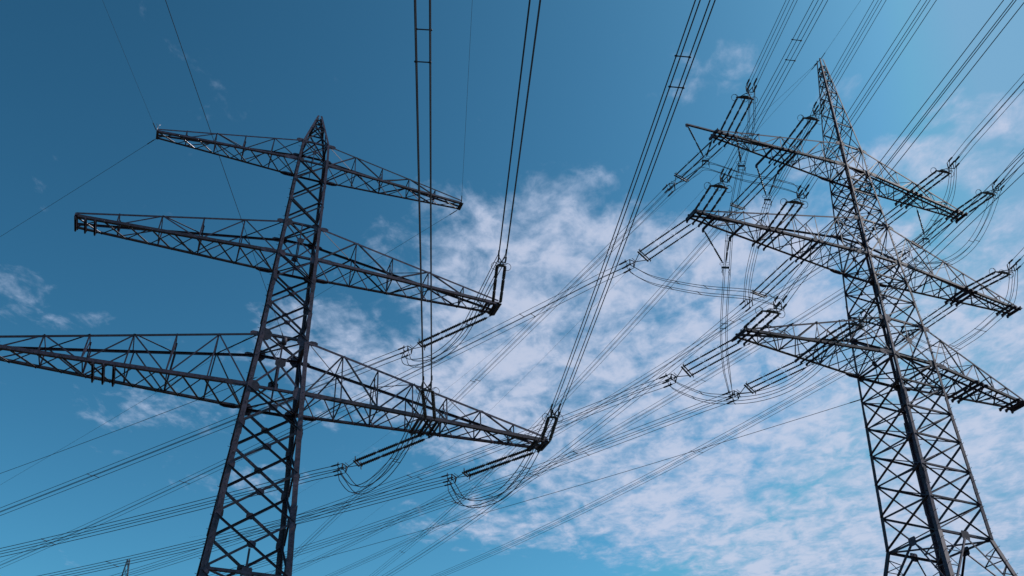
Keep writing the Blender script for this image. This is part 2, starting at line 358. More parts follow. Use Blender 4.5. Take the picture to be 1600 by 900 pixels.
    def star(z0, z1, s, ps=1.0):
        """the braced storey behind a crossarm: X panel, centre plates, spokes"""
        zm = 0.5 * (z0 + z1)
        for fi in (0, 1):
            a, b, n = faces[fi]
            c1 = (C(*a, z1) + C(*b, z1)) * 0.5; c0 = (C(*a, z0) + C(*b, z0)) * 0.5; cm = (C(*a, zm) + C(*b, zm)) * 0.5
            for p in (C(*a, z0), C(*b, z0), C(*a, z1), C(*b, z1)):
                bar('brace', inset(cm, n, 0.05), inset(p, n, 0.05), s, MAT_BAR, root, n, p.x > 0, 0.0, 0.04)
            bar('brace', inset(cm, n, 0.03), inset(c1, n, 0.03), s * 0.8, MAT_BAR, root, n)
            bar('brace', inset(c0, n, 0.03), inset(cm, n, 0.03), s * 0.8, MAT_BAR, root, n)
            plate('gusset_plate', inset(cm, n, 0.03), n, Vector((0, 0, 1)), 0.55 * ps, 0.5 * ps, MAT_LEG, root, 0.016, 0.28)
            for e in (a, b):
                for z in (z0, z1):
                    p = C(*e, z)
                    plate('gusset_plate', p + n * 0.03 + Vector((-e[0] * 0.28 * ps, 0, 0)), n, Vector((0, 0, 1)), 0.62 * ps, 0.72 * ps, MAT_LEG, root, 0.016, 0.3)
        for fi in (2, 3):
            a, b, n = faces[fi]
            bar('brace', inset(C(*a, z0), n, 0.05), inset(C(*b, z1), n, 0.05), s, MAT_BAR, root, n, False, 0.0, 0.05)
            bar('brace', inset(C(*b, z0), n, 0.01), inset(C(*a, z1), n, 0.01), s, MAT_BAR, root, n * -1, True, 0.0, 0.05)
    for item in spec['body']:
        kind = item[0]
        if kind == 'x':
            z0, z1, n, s = item[1:5]; hor = item[5]; gus = item[6]
            # panels grow with the width of the body
            zz = [z0]; 
            ws = [1.0 / 1] * n
            tot = 0; hs = []
            for i in range(n): h = W(lerp(z0, z1, (i + .5) / n)); hs.append(h); tot += h
            for h in hs: zz.append(zz[-1] + (z1 - z0) * h / tot)
            for i in range(n): xpanel(zz[i], zz[i + 1], s, hor, gus)
        elif kind == 'ring': ring(item[1], item[2], item[3])
        elif kind == 'star': star(*item[1:])
        elif kind == 'hang':
            z, h, s = item[1:4]
            for a, b, n in faces:
                c = (C(*a, z) + C(*b, z)) * 0.5
                bar('brace', inset(c, n, 0.04), inset(c + Vector((0, 0, h)), n, 0.04), s, MAT_BAR, root, n)
                plate('gusset_plate', inset(c + Vector((0, 0, 0.1)), n, 0.03), n, Vector((0, 0, 1)), 0.46, 0.42, MAT_LEG, root, 0.016, 0.12)
        elif kind == 'k':      # big K panel down to the footing
            z0, z1, s = item[1:4]
            for a, b, n in faces:
                c = (C(*a, z1) + C(*b, z1)) * 0.5
                for e in (a, b):
                    p = C(*e, z0)
                    bar('brace', inset(c, n, 0.05), inset(p, n, 0.05), s, MAT_BAR, root, n, e == b, 0.0, 0.05)
                    for t in (0.3, 0.55, 0.8):
                        q = lerp(c, p, t); r_ = C(*e, lerp(z1, z0, t))
                        bar('brace', inset(q, n, 0.03), inset(r_, n, 0.03), s * 0.5, MAT_BAR, root, n)
                        r2 = C(*e, lerp(z1, z0, t - 0.2))
                        bar('brace', inset(q, n, 0.02), inset(r2, n, 0.02), s * 0.5, MAT_BAR, root, n)
                plate('gusset_plate', inset(c, n, 0.03), n, Vector((0, 0, 1)), 0.5, 0.46, MAT_LEG, root, 0.018, 0.12)
    # concrete footings
    for sx in (-1, 1):
        for sy in (-1, 1):
            c = C(sx, sy, 0.0)
            o = add('footing', boxes_mesh('footing', [(Vector((0, 0, 0.15)), Vector((0.5, 0, 0)), Vector((0, 0.5, 0)), Vector((0, 0, 0.25)))], MAT_FAR), None, root, Matrix.Translation((c.x, c.y, 0)))
    # crossarms
    for l in range(3):
        zt, zb = Z[2 * l], Z[2 * l + 1]
        for side in (-1, 1):
            a = T['aL' if side < 0 else 'aR'][l]; sp, dz = T['sep'][l], T['dz'][l]
            A = spec['arms'][l]; nb = A['n']; fin = A['fine']; cs = A['chord']; bs = A['bar']
            arm = empty('crossarm', Matrix.Translation((0, 0, zb)), root)
            wb, wt = W(zb), W(zt); H = zt - zb; tip_h = A['tip_h']
            def B_(u, sy):            # bottom chord
                return Vector((side * lerp(wb, a, u), sy * lerp(wb * fy, sp, u), dz * u))
            def T_(u, sy):            # top chord
                return Vector((side * lerp(wt, a, u), sy * lerp(wt * fy, sp, u), lerp(H, dz + tip_h, u)))
            for sy in (-1, 1):
                # chord: heel on the outer lower edge
                p0, p1 = B_(0, sy), B_(1, sy)
                x, y, d, L = basis(p0, p1, Vector((0, 0, 1)))
                inw = Vector((0, -sy, 0))
                if y.dot(inw) > 0: add('chord', angle_mesh(cs, MAT_LEG), None, arm, frame(p0, x, y, d * L))
                else: add('chord', angle_mesh(cs, MAT_LEG), None, arm, frame(p0, inw - d * inw.dot(d), x, d * L))
                p0, p1 = T_(0, sy), T_(1, sy)
                x, y, d, L = basis(p0, p1, Vector((0, 0, -1)))
                if y.dot(inw) > 0: add('chord', angle_mesh(cs * 0.66, MAT_LEG), None, arm, frame(p0, x, y, d * L))
                else: add('chord', angle_mesh(cs * 0.66, MAT_LEG), None, arm, frame(p0, inw - d * inw.dot(d), x, d * L))
                # side face: posts and alternating diagonals
                us = [i / nb for i in range(nb + 1)]
                inn = Vector((0, -sy, 0))
                for i in range(1, nb):
                    bar('post', B_(us[i], sy) + inn * 0.05, T_(us[i], sy) + inn * 0.05, bs * 0.9, MAT_BAR, arm, inn)
                    if i == A.get('twin', -1) or i % 2 == 0:
                        bar('post', B_(us[i], sy) + inn * 0.05, T_(us[i], sy) * 0.5 + T_(us[i], -sy) * 0.5, bs * 0.7, MAT_BAR, arm, inn)
                for i in range(nb):
                    if i % 2 == 0: q0, q1 = B_(us[i], sy), T_(us[i + 1], sy)
                    else: q0, q1 = T_(us[i], sy), B_(us[i + 1], sy)
                    if i < nb - 1: bar('diagonal_brace', q0 + inn * 0.03, q1 + inn * 0.03, bs, MAT_BAR, arm, inn)
                # gusset where the chord meets the body
                plate('gusset_plate', B_(0.045, sy) + inn * 0.02 + Vector((0, 0, 0.05)), inn, Vector((0, 0, 1)), 1.0, 0.3, MAT_LEG, arm, 0.016, 0.25)
                plate('gusset_plate', T_(0.02, sy) + inn * 0.02, inn, Vector((0, 0, 1)), 0.5, 0.3, MAT_LEG, arm, 0.016, 0.25)
            # bottom face lacing: crossing bars whose standing flange hangs below the chords
            m = fin
            vs_ = [1 - (1 - i / m) ** A.get('pw', 0.92) for i in range(m + 1)]
            for i in range(m):
                u0, u1 = vs_[i], vs_[i + 1]
                up = Vector((0, 0, 1))
                mt1 = MAT_LACE  # paler, shinier steel on this one diagonal paints in its sun glints
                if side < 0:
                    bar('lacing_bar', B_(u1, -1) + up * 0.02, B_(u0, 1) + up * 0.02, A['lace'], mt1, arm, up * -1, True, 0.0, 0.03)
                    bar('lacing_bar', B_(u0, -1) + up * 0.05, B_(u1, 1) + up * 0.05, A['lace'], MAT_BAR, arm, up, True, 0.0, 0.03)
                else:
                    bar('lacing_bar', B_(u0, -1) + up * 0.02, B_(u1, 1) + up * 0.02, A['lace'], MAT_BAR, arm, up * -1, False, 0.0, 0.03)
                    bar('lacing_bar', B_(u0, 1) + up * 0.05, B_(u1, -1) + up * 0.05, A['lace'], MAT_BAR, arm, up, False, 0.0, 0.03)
            # top face: struts and a few diagonals
            for i in range(1, nb):
                bar('cross_strut', T_(us[i], -1), T_(us[i], 1), bs * 0.7, MAT_BAR, arm, Vector((0, 0, -1)), False, 0, 0.02)
                bar('cross_strut', B_(us[i], -1) + Vector((0, 0, 0.09)), B_(us[i], 1) + Vector((0, 0, 0.09)), bs * 0.8, MAT_BAR, arm, Vector((0, 0, 1)), False, 0, 0.02)
                
            for i in range(0, nb - 1, 2):
                e = 1 if i % 4 else -1
                bar('diagonal_brace', T_(us[i], e) - Vector((0, 0, 0.02)), T_(us[i + 1], -e) - Vector((0, 0, 0.02)), bs * 0.6, MAT_BAR, arm, Vector((0, 0, -1)))
            # end beam
            e0, e1 = B_(1, -1), B_(1, 1); ov = A['end']
            dv = Vector((0, 1, 0))
            bar('end_beam', e0 - dv * ov, e1 + dv * ov, cs, MAT_LEG, arm, Vector((0, 0, 1)))
            bar('end_beam', e0 - dv * ov + Vector((0, 0, 0.02)), e1 + dv * ov + Vector((0, 0, 0.02)), cs * 0.8, MAT_LEG, arm, Vector((-side, 0, 0)))
            # transverse attachment beams under the arm (in pairs), with hanger plates
            for s in A['beams'][side]:
                for k in A.get('set', (-0.42, 0.0, 0.42)):
                    u = (s + k - wb) / (a - wb)
                    if u > 1.015: continue
                    b0, b1 = B_(u, -1), B_(u, 1)
                    dn = Vector((0, 0, -0.03))
                    for off in A.get('pair', (-0.045, 0.045)):
                        o_ = Vector((off * side, 0, 0))
                        bar('cross_beam', b0 - dv * A.get('over', 0.2) + dn + o_, b1 + dv * A.get('over', 0.2) + dn + o_, A['beam'], MAT_LEG, arm, Vector((0, 0, -1)), off > 0)
                    for e, q in ((-1, b0), (1, b1)):
                        plate('hanger_plate', q + Vector((0, e * (A.get('over', 0.2) - 0.04), -0.10)), Vector((1, 0, 0)), Vector((0, 0, 1)), A.get('hang', 0.15), 0.18, MAT_LEG, arm, 0.05, 0.2)
    return root

z0, w0 = D['towers'][0]['z'], D['towers'][0]['w']
SPEC_L = dict(
    label='left lattice tower with three long crossarms, its small peak fully in view against blue sky',
    peak=D['towers'][0]['zp'], peak_w=0.12, gk=1.55, sizes=[(0.85, 0.85), (1.1, 1.1), (0.9, 0.9), (0.9, 0.9)],
    low=[(16.2, 2.02), (0.0, 3.6)],
    leg_w=lambda z: 0.12 + max(0, (46 - z)) * 0.0060,
    splices=[33.0, 23.6, 19.4], pegs=[(-1, -1)],
    body=[('x', 43.852, 46.3, 2, 0.07, True, False), ('star', 42.163, 43.852, 0.065, 0.45), ('ring', 43.852, 0.10, True), ('ring', 42.163, 0.10, True),
          ('x', 37.2, 42.163, 3, 0.08, False, False), ('ring', 37.2, 0.12, True), ('star', 34.827, 37.2, 0.085, 0.7), ('ring', 34.827, 0.12, True),
          ('x', 29.29, 34.827, 3, 0.09, False, True), ('ring', 29.29, 0.13, True), ('star', 26.0, 29.29, 0.12), ('ring', 26.0, 0.13, True),
          ('x', 16.2, 26.0, 4, 0.115, False, True), ('ring', 16.2, 0.14, True), ('hang', 16.2, 1.2, 0.1), ('x', 8.0, 16.2, 2, 0.13, True, True), ('k', 0.1, 8.0, 0.13)],
    arms=[dict(n=5, fine=8, chord=0.13, bar=0.065, lace=0.055, tip_h=0.28, end=0.05, beam=0.09, beams={-1: [], 1: []}),
          dict(n=5, fine=9, chord=0.17, bar=0.075, lace=0.065, tip_h=0.32, end=0.12, beam=0.13, beams={-1: [11.43], 1: [12.2]}, set=(-0.5, 0.0, 0.5), pair=(-0.05, 0.05), over=0.03, hang=0.16),
          dict(n=7, fine=12, chord=0.19, bar=0.08, lace=0.07, tip_h=0.32, end=0.12, beam=0.13, beams={-1: [8.47, 15.0], 1: [8.4, 15.32]}, set=(-0.5, 0.0, 0.5), pair=(-0.05, 0.05), over=0.03, hang=0.16)])
SPEC_R = dict(
    label='right lattice tower seen cornerwise, with many triple insulator strings on its crossarms',
    peak=56.0, peak_w=0.14, sizes=[(0.7, 0.7), (0.7, 0.7), (0.6, 1.5), (0.6, 1.5)],
    low=[(19.6, 1.80), (0.0, 6.2)],
    leg_w=lambda z: (0.085 + max(0, (48 - z)) * 0.0033) if z > 27.3 else 0.185 + (27.3 - z) * 0.004,
    splices=[34.5, 27.3, 22.6], pegs=[(1, -1), (-1, -1)],
    body=[('x', 46.767, 55.2, 6, 0.055, True, False), ('star', 44.769, 46.767, 0.07, 0.5), ('ring', 46.767, 0.09, True), ('ring', 44.769, 0.10, True),
          ('x', 40.177, 44.769, 4, 0.07, True, True), ('ring', 40.177, 0.10, True), ('star', 37.264, 40.177, 0.08, 0.6), ('ring', 37.264, 0.11, True),
          ('x', 32.51, 37.264, 3, 0.08, True, True), ('ring', 32.51, 0.11, True), ('star', 30.0, 32.51, 0.09, 0.7), ('ring', 30.0, 0.12, True),
          ('x', 19.6, 30.0, 6, 0.095, True, False), ('ring', 19.6, 0.12, True), ('k', 16.2, 19.6, 0.09), ('ring', 16.2, 0.10, False), ('x', 7.0, 16.2, 1, 0.12, True, False), ('k', 0.1, 7.0, 0.12)],
    arms=[dict(n=6, fine=7, chord=0.14, bar=0.06, lace=0.055, tip_h=0.25, end=0.22, beam=0.075, beams={-1: [9.83, 5.4], 1: [5.03, 9.2]}, pw=0.9),
          dict(n=7, fine=8, chord=0.15, bar=0.06, lace=0.06, tip_h=0.25, end=0.22, beam=0.075, beams={-1: [12.54, 7.75, 4.84], 1: [7.24, 11.3]}, pw=0.9),
          dict(n=6, fine=7, chord=0.15, bar=0.065, lace=0.06, tip_h=0.25, end=0.22, beam=0.075, beams={-1: [10.43, 5.81], 1: [5.27, 9.0]}, pw=0.9)])
tower_left = build_tower(D['towers'][0], SPEC_L)
tower_right = build_tower(D['towers'][1], SPEC_R)

# ------------------------------------------------------------------ insulator strings
def rod_mesh(length, r, nseg, key, _c={}):
    if key in _c: return _c[key]
    prof = []
    seg = length / nseg
    z = 0.0
    for k in range(nseg):
        cap = 0.09
        prof += [(z, 0.02), (z + 0.005, r * 0.62), (z + cap, r * 0.62)]
        body = seg - 2 * cap - 0.05; sheds = max(8, int(body / 0.12))
        for i in range(sheds):
            a = z + cap + body * i / sheds; s = body / sheds
            prof += [(a + s * .12, r * 0.66), (a + s * .42, r * 1.02), (a + s * .60, r * 1.02), (a + s * .80, r * 0.66)]
        e = z + cap + body
        prof += [(e, r * 0.62), (e + cap, r * 0.62), (e + cap + 0.004, 0.02), (z + seg, 0.02)]
        z += seg
    n = 8
    V = [(rr * math.cos(2 * math.pi * i / n), rr * math.sin(2 * math.pi * i / n), zz) for zz, rr in prof for i in range(n)]
    F_ = [(j * n + i, j * n + (i + 1) % n, (j + 1) * n + (i + 1) % n, (j + 1) * n + i) for j in range(len(prof) - 1) for i in range(n)]
    me = bpy.data.meshes.new('insulator_rod'); me.from_pydata(V, [], F_); me.materials.append(MAT_ROD)
    me.polygons.foreach_set('use_smooth', [True] * len(me.polygons))
    _c[key] = me
    return me
def yawdir(deg): return Vector((math.cos(math.radians(deg)), math.sin(math.radians(deg)), 0))
CLAMPS = {}
def string_set(name, n, spread, r, label, group, toward, end_gap=1.0, bundle_dir=None):
    A, B = (Vector(v) for v in D['strings'][name])
    tw = 0 if name[0] == 'L' else 1
    yaw = D['towers'][tw]['t'][2]
    a = (B - A).normalized()
    armdir = Vector((math.cos(yaw), math.sin(yaw), 0))
    u = (armdir - a * armdir.dot(a)).normalized(); v = a.cross(u)
    root = empty('insulator_string', frame(A, u, v, a))
    thing(root, label, 'insulator string', group)
    L = (B - A).length
    head = 0.32; Lr = L - head - 0.12
    loc = lambda x, y, z: Vector((x, y, z))
    xs = [spread * (i - (n - 1) / 2) for i in range(n)]
    for i, x in enumerate(xs):
        # shackle from the beam to the rod
        me = tube_mesh('shackle', [([loc(x, 0, -0.22), loc(x, 0, head + 0.01)], 0.016)] + [(ring_pts(loc(x, 0, -0.12), Vector((0, 1, 0)), Vector((0, 0, 1)), 0.06, 10), 0.014)], 5)
        add('shackle', me, MAT_FIT, root)
        ro = add('insulator_rod', rod_mesh(Lr, r, 3, (round(Lr, 1), r)), None, root, Matrix.Translation((x, 0, head)) @ Matrix.Diagonal((1, 1, Lr / round(Lr, 1) if False else 1, 1)))
        # arcing horns at the joints
        ps = []
        for k in (1, 2):
            z = Lr * k / 3
            for dz_ in (-0.16, 0.16):
                ps.append(([loc(0, 0, z + dz_ * .4), loc(0.0, -0.13, z + dz_ * .5), loc(0.0, -0.20, z + dz_ * 1.2)], 0.009))
        add('arcing_horn', tube_mesh('arcing_horn', ps, 4), MAT_FIT, ro)
    zb = L - 0.10
    half = xs[-1]
    if toward:
        for x in xs:   # guard rings round the live end
            ox = 0.13 if x > 0.01 else (-0.13 if x < -0.01 else 0.0)
            ringm = tube_mesh('guard_ring', [(ring_pts(loc(x + ox, 0.04, zb - 0.10), Vector((1, 0, 0)), Vector((0, 0.93, 0.36)), 0.20, 20), 0.015),
                                             ([loc(x, 0, zb), loc(x, 0.12, zb - 0.05), loc(x + ox, 0.22, zb - 0.03)], 0.012)], 5)
            add('guard_ring', ringm, MAT_FIT, root)
        add('yoke_plate', prism_mesh([(-half - 0.08, -0.05), (half + 0.08, -0.05), (half + 0.08, 0.04), (0.10, 0.24), (-0.10, 0.24), (-half - 0.08, 0.04)], 0.035, MAT_FIT), None, root,
            frame(loc(0, 0, zb), Vector((1, 0, 0)), Vector((0, 0, 1)), Vector((0, -1, 0))))
    else:
        bx = [(loc(0, 0, zb - 0.12), loc(half + 0.16, 0, 0), loc(0, 0.022, 0), loc(0, 0, 0.03)), (loc(0, 0, zb + 0.02), loc(half + 0.08, 0, 0), loc(0, 0.022, 0), loc(0, 0, 0.045))]
        add('yoke_plate', boxes_mesh('yoke_plate', bx, MAT_FIT), None, root)
        ps = []
        if n == 2:
            for x in xs: ps.append((ring_pts(loc(x * 1.3, 0, zb - 0.1), Vector((0, 1, 0)), Vector((0.9, 0, 0.43)), 0.22, 18), 0.016))
        else:
            for x in (xs[0], xs[-1]): ps.append(([loc(x * 1.1, -0.18, zb - 0.16), loc(x * 1.1, 0.18, zb - 0.12)], 0.018))
        for p_ in ps: add('guard_ring' if n == 2 else 'arcing_horn', tube_mesh('guard_ring', [p_], 5), MAT_FIT, root)
    # links to the spreader, spreader frame, dead-end clamps
    z1 = zb + 0.55; z2 = z1 + 0.30
    ps = [([loc(half * .8, 0, zb + 0.05), loc(0.03, 0, z1)], 0.024), ([loc(-half * .8, 0, zb + 0.05), loc(-0.03, 0, z1)], 0.024), ([loc(0, 0, z1 - 0.02), loc(0, 0, z1 + 0.1)], 0.03)]
    add('yoke_link', tube_mesh('yoke_link', ps, 5), MAT_FIT, root)
    hd, sl0, b0_ = D['wires'][name]
    wd = (yawdir(hd) + Vector((0, 0, sl0))).normalized()
    w_u = (armdir - wd * armdir.dot(wd)).normalized()
    pivot = frame(A, u, v, a) @ Vector((0, 0, z1 + 0.06))
    Wm = frame(pivot - wd * (z1 + 0.06), w_u, wd.cross(w_u), wd)
    loc_s = root.matrix_basis.inverted() @ Wm
    q = 0.2
    ps = [([loc(0, 0, z1 + 0.06), loc(-q, -q, z2)], 0.028), ([loc(0, 0, z1 + 0.06), loc(q, -q, z2)], 0.028), ([loc(0, 0, z1 + 0.06), loc(-q, q, z2)], 0.028), ([loc(0, 0, z1 + 0.06), loc(q, q, z2)], 0.028),
          ([loc(-q, -q, z2), loc(-q, q, z2)], 0.03), ([loc(q, -q, z2), loc(q, q, z2)], 0.03), ([loc(-q, -q, z1 + .12), loc(q, -q, z1 + .12)], 0.018)]
    add('spreader', tube_mesh('spreader', ps, 5), MAT_FIT, root, loc_s)
    ends = []
    for sx in (-1, 1):
        for sy in (-1, 1):
            st = 0.16 if sx * sy > 0 else 0.0
            p0, p1 = loc(sx * q, sy * q, z2), loc(sx * q, sy * q, z2 + 0.62 + st)
            me = tube_mesh('dead_end_clamp', [([p0, lerp(p0, p1, .25), lerp(p0, p1, .3), lerp(p0, p1, .9), p1], [0.018, 0.018, 0.052, 0.052, 0.026]),
                                              ([lerp(p0, p1, .45), lerp(p0, p1, .45) + loc(0, 0, -0.06) + loc(0, -0.16, 0)], 0.026)], 6)
            add('dead_end_clamp', me, MAT_FIT, root, loc_s)
            ends.append((sx, sy, Wm @ p1, Wm @ lerp(p0, p1, .45)))
    CLAMPS[name] = dict(ends=ends, centre=Wm @ loc(0, 0, z2 + 0.4), axis=a, u=u, v=v, B=B)
    return root
def wire_mesh(pts, r, sides=6): return tube_mesh('wire', [(pts, r)], sides)
def bundle(name, label, group, length, r=0.017, spacers=(), step=2.5):
    head, sl, b = D['wires'][name]
    cl = CLAMPS[name]; d = yawdir(head); B = cl['B']
    side = Vector((-d.y, d.x, 0))
    def P(s):
        k = min(s, 80.0)
        return B + d * s + Vector((0, 0, sl * k + b * k * k + (sl + 2 * b * k) * (s - k) + 0.0002 * (s - k) ** 2))
    root = empty('conductor_bundle', Matrix.Translation(cl['centre']))
    inv = Matrix.Translation(-cl['centre'])
    thing(root, label, 'power line', group)
    s0 = 1.35
    for sx, sy, pe, pm in cl['ends']:
        # which corner of the square this clamp feeds
        ox = 0.2 * (1 if (cl['u'] * sx).dot(side) > 0 else -1)
        oz = 0.2 * (1 if (cl['v'] * sy).z > 0 else -1)
        n = max(8, int(length / step)); pts = [pe]
        for i in range(n + 1):
            s = s0 + 1.6 + (length - s0 - 1.6) * (i / n) ** 1.3
            pts.append(P(s) + side * ox + Vector((0, 0, oz)))
        add('wire', wire_mesh([inv @ p for p in pts], r), MAT_WIRE, root)
    for s in spacers:
        c = P(s) - cl['centre']
        fw = (P(s + .1) - P(s)).normalized(); upz = fw.cross(side) * -1
        for k, oz in ((0, .2), (1, -.2)):
            o_ = fw * (0.45 if k == 0 else -0.45)
            q0, q1 = c + o_ + side * .2 + Vector((0, 0, oz)), c + o_ - side * .2 + Vector((0, 0, oz))
            e_ = (q1 - q0).normalized() * 0.05
            add('spacer', tube_mesh('spacer', [([q0 - e_, q0 - e_ * .2, q0 + e_, q1 - e_, q1 + e_ * .2, q1 + e_], [.02, .04, .02, .02, .04, .02])], 6), MAT_FIT, root)
    return root
string_set('L1t', 2, 0.45, 0.095, "double insulator string rising from the right tip of the left tower's middle crossarm", 'insulator strings of the left tower', True)
string_set('L2t', 2, 0.5, 0.095, "double insulator string rising halfway along the left tower's lowest right crossarm", 'insulator strings of the left tower', True)
string_set('L3t', 2, 0.45, 0.095, "double insulator string rising from the right tip of the left tower's lowest crossarm", 'insulator strings of the left tower', True)
string_set('L1a', 2, 0.45, 0.095, 'double insulator string slanting down left from the middle crossarm tip of the left tower', 'insulator strings of the left tower', False)
string_set('L2a', 2, 0.45, 0.095, "double insulator string slanting down left from halfway along the left tower's lowest right crossarm", 'insulator strings of the left tower', False)
string_set('L3a', 2, 0.45, 0.095, 'double insulator string slanting down left from the lowest crossarm tip of the left tower', 'insulator strings of the left tower', False)
string_set('R1t', 3, 0.46, 0.065, "triple insulator string rising from the left tip of the right tower's top crossarm", 'insulator strings of the right tower', True)
string_set('R2t', 3, 0.46, 0.065, "triple insulator string rising halfway along the left half of the right tower's top crossarm", 'insulator strings of the right tower', True)
string_set('R3t', 3, 0.46, 0.065, "triple insulator string rising from the left tip of the right tower's middle crossarm", 'insulator strings of the right tower', True)
string_set('R4t', 3, 0.46, 0.065, "triple insulator string rising halfway along the left half of the right tower's middle crossarm", 'insulator strings of the right tower', True)
string_set('R5t', 3, 0.46, 0.065, "triple insulator string rising from the left tip of the right tower's lowest crossarm", 'insulator strings of the right tower', True)
string_set('R6t', 3, 0.46, 0.065, "triple insulator string rising beside the body on the right tower's lowest crossarm", 'insulator strings of the right tower', True)
string_set('R7t', 3, 0.46, 0.065, "triple insulator string rising halfway along the right half of the right tower's top crossarm", 'insulator strings of the right tower', True)
string_set('R8t', 3, 0.46, 0.065, "triple insulator string rising from the right tip of the right tower's top crossarm", 'insulator strings of the right tower', True)
string_set('R9t', 3, 0.46, 0.065, "triple insulator string rising halfway along the right half of the right tower's middle crossarm", 'insulator strings of the right tower', True)
string_set('R1a', 3, 0.46, 0.054, "triple insulator string slanting down left from the left tip of the right tower's top crossarm", 'insulator strings of the right tower', False)
string_set('R2a', 3, 0.46, 0.054, "triple insulator string slanting down left halfway along the right tower's top left crossarm", 'insulator strings of the right tower', False)
string_set('R3a', 3, 0.46, 0.054, "triple insulator string slanting down left from the left tip of the right tower's middle crossarm", 'insulator strings of the right tower', False)
string_set('R4a', 3, 0.46, 0.054, "triple insulator string slanting down left halfway along the right tower's middle left crossarm", 'insulator strings of the right tower', False)
string_set('R5a', 3, 0.46, 0.054, "triple insulator string slanting down left from the left tip of the right tower's lowest crossarm", 'insulator strings of the right tower', False)
string_set('R6a', 3, 0.46, 0.054, "triple insulator string slanting down left halfway along the right tower's lowest left crossarm", 'insulator strings of the right tower', False)
string_set('R7a', 3, 0.46, 0.054, 'triple insulator string slanting behind the right tower body from its top right crossarm', 'insulator strings of the right tower', False)
string_set('R8a', 3, 0.46, 0.054, "triple insulator string slanting down left from the right tip of the right tower's top crossarm", 'insulator strings of the right tower', False)
string_set('R9a', 3, 0.46, 0.054, "triple insulator string slanting down left from the right half of the right tower's middle crossarm", 'insulator strings of the right tower', False)
bundle('L1t', "paired conductors running up past the picture top from the left tower's middle crossarm tip", 'conductors of the left tower', 90, 0.02, ())
bundle('L2t', "upright pair of twin conductors with a spacer, crossing the left tower's right crossarms", 'conductors of the left tower', 90, 0.02, (23.8,))
bundle('L3t', "four sloping conductors with a spacer, running up from the left tower's lowest crossarm tip", 'conductors of the left tower', 90, 0.02, (26.3,))
bundle('L1a', "conductor bundle running down left from the left tower's middle crossarm tip, behind its body", 'conductors of the left tower', 170, 0.02, (29.7,))
bundle('L2a', 'conductor bundle running down left behind the left tower from its inner lowest insulators', 'conductors of the left tower', 170, 0.02, (23.0,))
bundle('L3a', 'conductor bundle running down left behind the left tower from its lowest crossarm tip', 'conductors of the left tower', 170, 0.02, (30.4,))
bundle('R1t', 'conductor bundle running up from the top left crossarm tip of the right tower', 'conductors of the right tower', 90, 0.0155, ())
bundle('R2t', "conductor bundle running up from halfway along the right tower's top left crossarm", 'conductors of the right tower', 90, 0.0155, ())
bundle('R3t', "conductor bundle with a spacer running up from the right tower's middle left crossarm tip", 'conductors of the right tower', 90, 0.0155, (10.5,))
bundle('R4t', "conductor bundle running up behind the right tower's peak from its middle left crossarm", 'conductors of the right tower', 90, 0.0155, ())
bundle('R5t', 'conductor bundle rising behind the right tower from its lowest left crossarm tip', 'conductors of the right tower', 90, 0.0155, ())
bundle('R6t', "conductor bundle rising behind the right tower's body and out at the right edge", 'conductors of the right tower', 90, 0.0155, ())
bundle('R7t', "conductor bundle running up right over a small cloud from the right tower's top crossarm", 'conductors of the right tower', 90, 0.0155, ())
bundle('R8t', "conductor bundle leaving at the right edge from the right tower's top right crossarm tip", 'conductors of the right tower', 90, 0.0155, ())
bundle('R9t', "conductor bundle leaving at the right edge from the right tower's middle right crossarm", 'conductors of the right tower', 90, 0.0155, ())
bundle('R1a', 'conductor bundle falling steeply left from the top left crossarm tip of the right tower', 'conductors of the right tower', 170, 0.0155, (27.5,))
bundle('R2a', "conductor bundle falling steeply left from halfway along the right tower's top left crossarm", 'conductors of the right tower', 170, 0.0155, (82.0,))
bundle('R3a', 'conductor bundle running far left from the middle left crossarm tip, behind the left tower', 'conductors of the right tower', 170, 0.0155, (8.7, 44.5))
bundle('R4a', "conductor bundle falling left from halfway along the right tower's middle left crossarm", 'conductors of the right tower', 170, 0.0155, (31.8,))
bundle('R5a', 'conductor bundle running left from the lowest left crossarm tip of the right tower', 'conductors of the right tower', 170, 0.0155, (19.9,))
bundle('R6a', "conductor bundle with two spacers running left from the right tower's lowest inner insulators", 'conductors of the right tower', 170, 0.0155, (11.8, 23.0))
bundle('R7a', 'faint conductor bundle emerging left of the right tower from its top right crossarm', 'conductors of the right tower', 170, 0.0155, (11.8,))
bundle('R8a', "faint conductor bundle with a spacer passing under the right tower's lowest left string", 'conductors of the right tower', 170, 0.0155, (21.7,))
bundle('R9a', 'faint lowest conductor bundle running from the right tower body over clouds to the bottom edge', 'conductors of the right tower', 170, 0.0155, (22.4,))

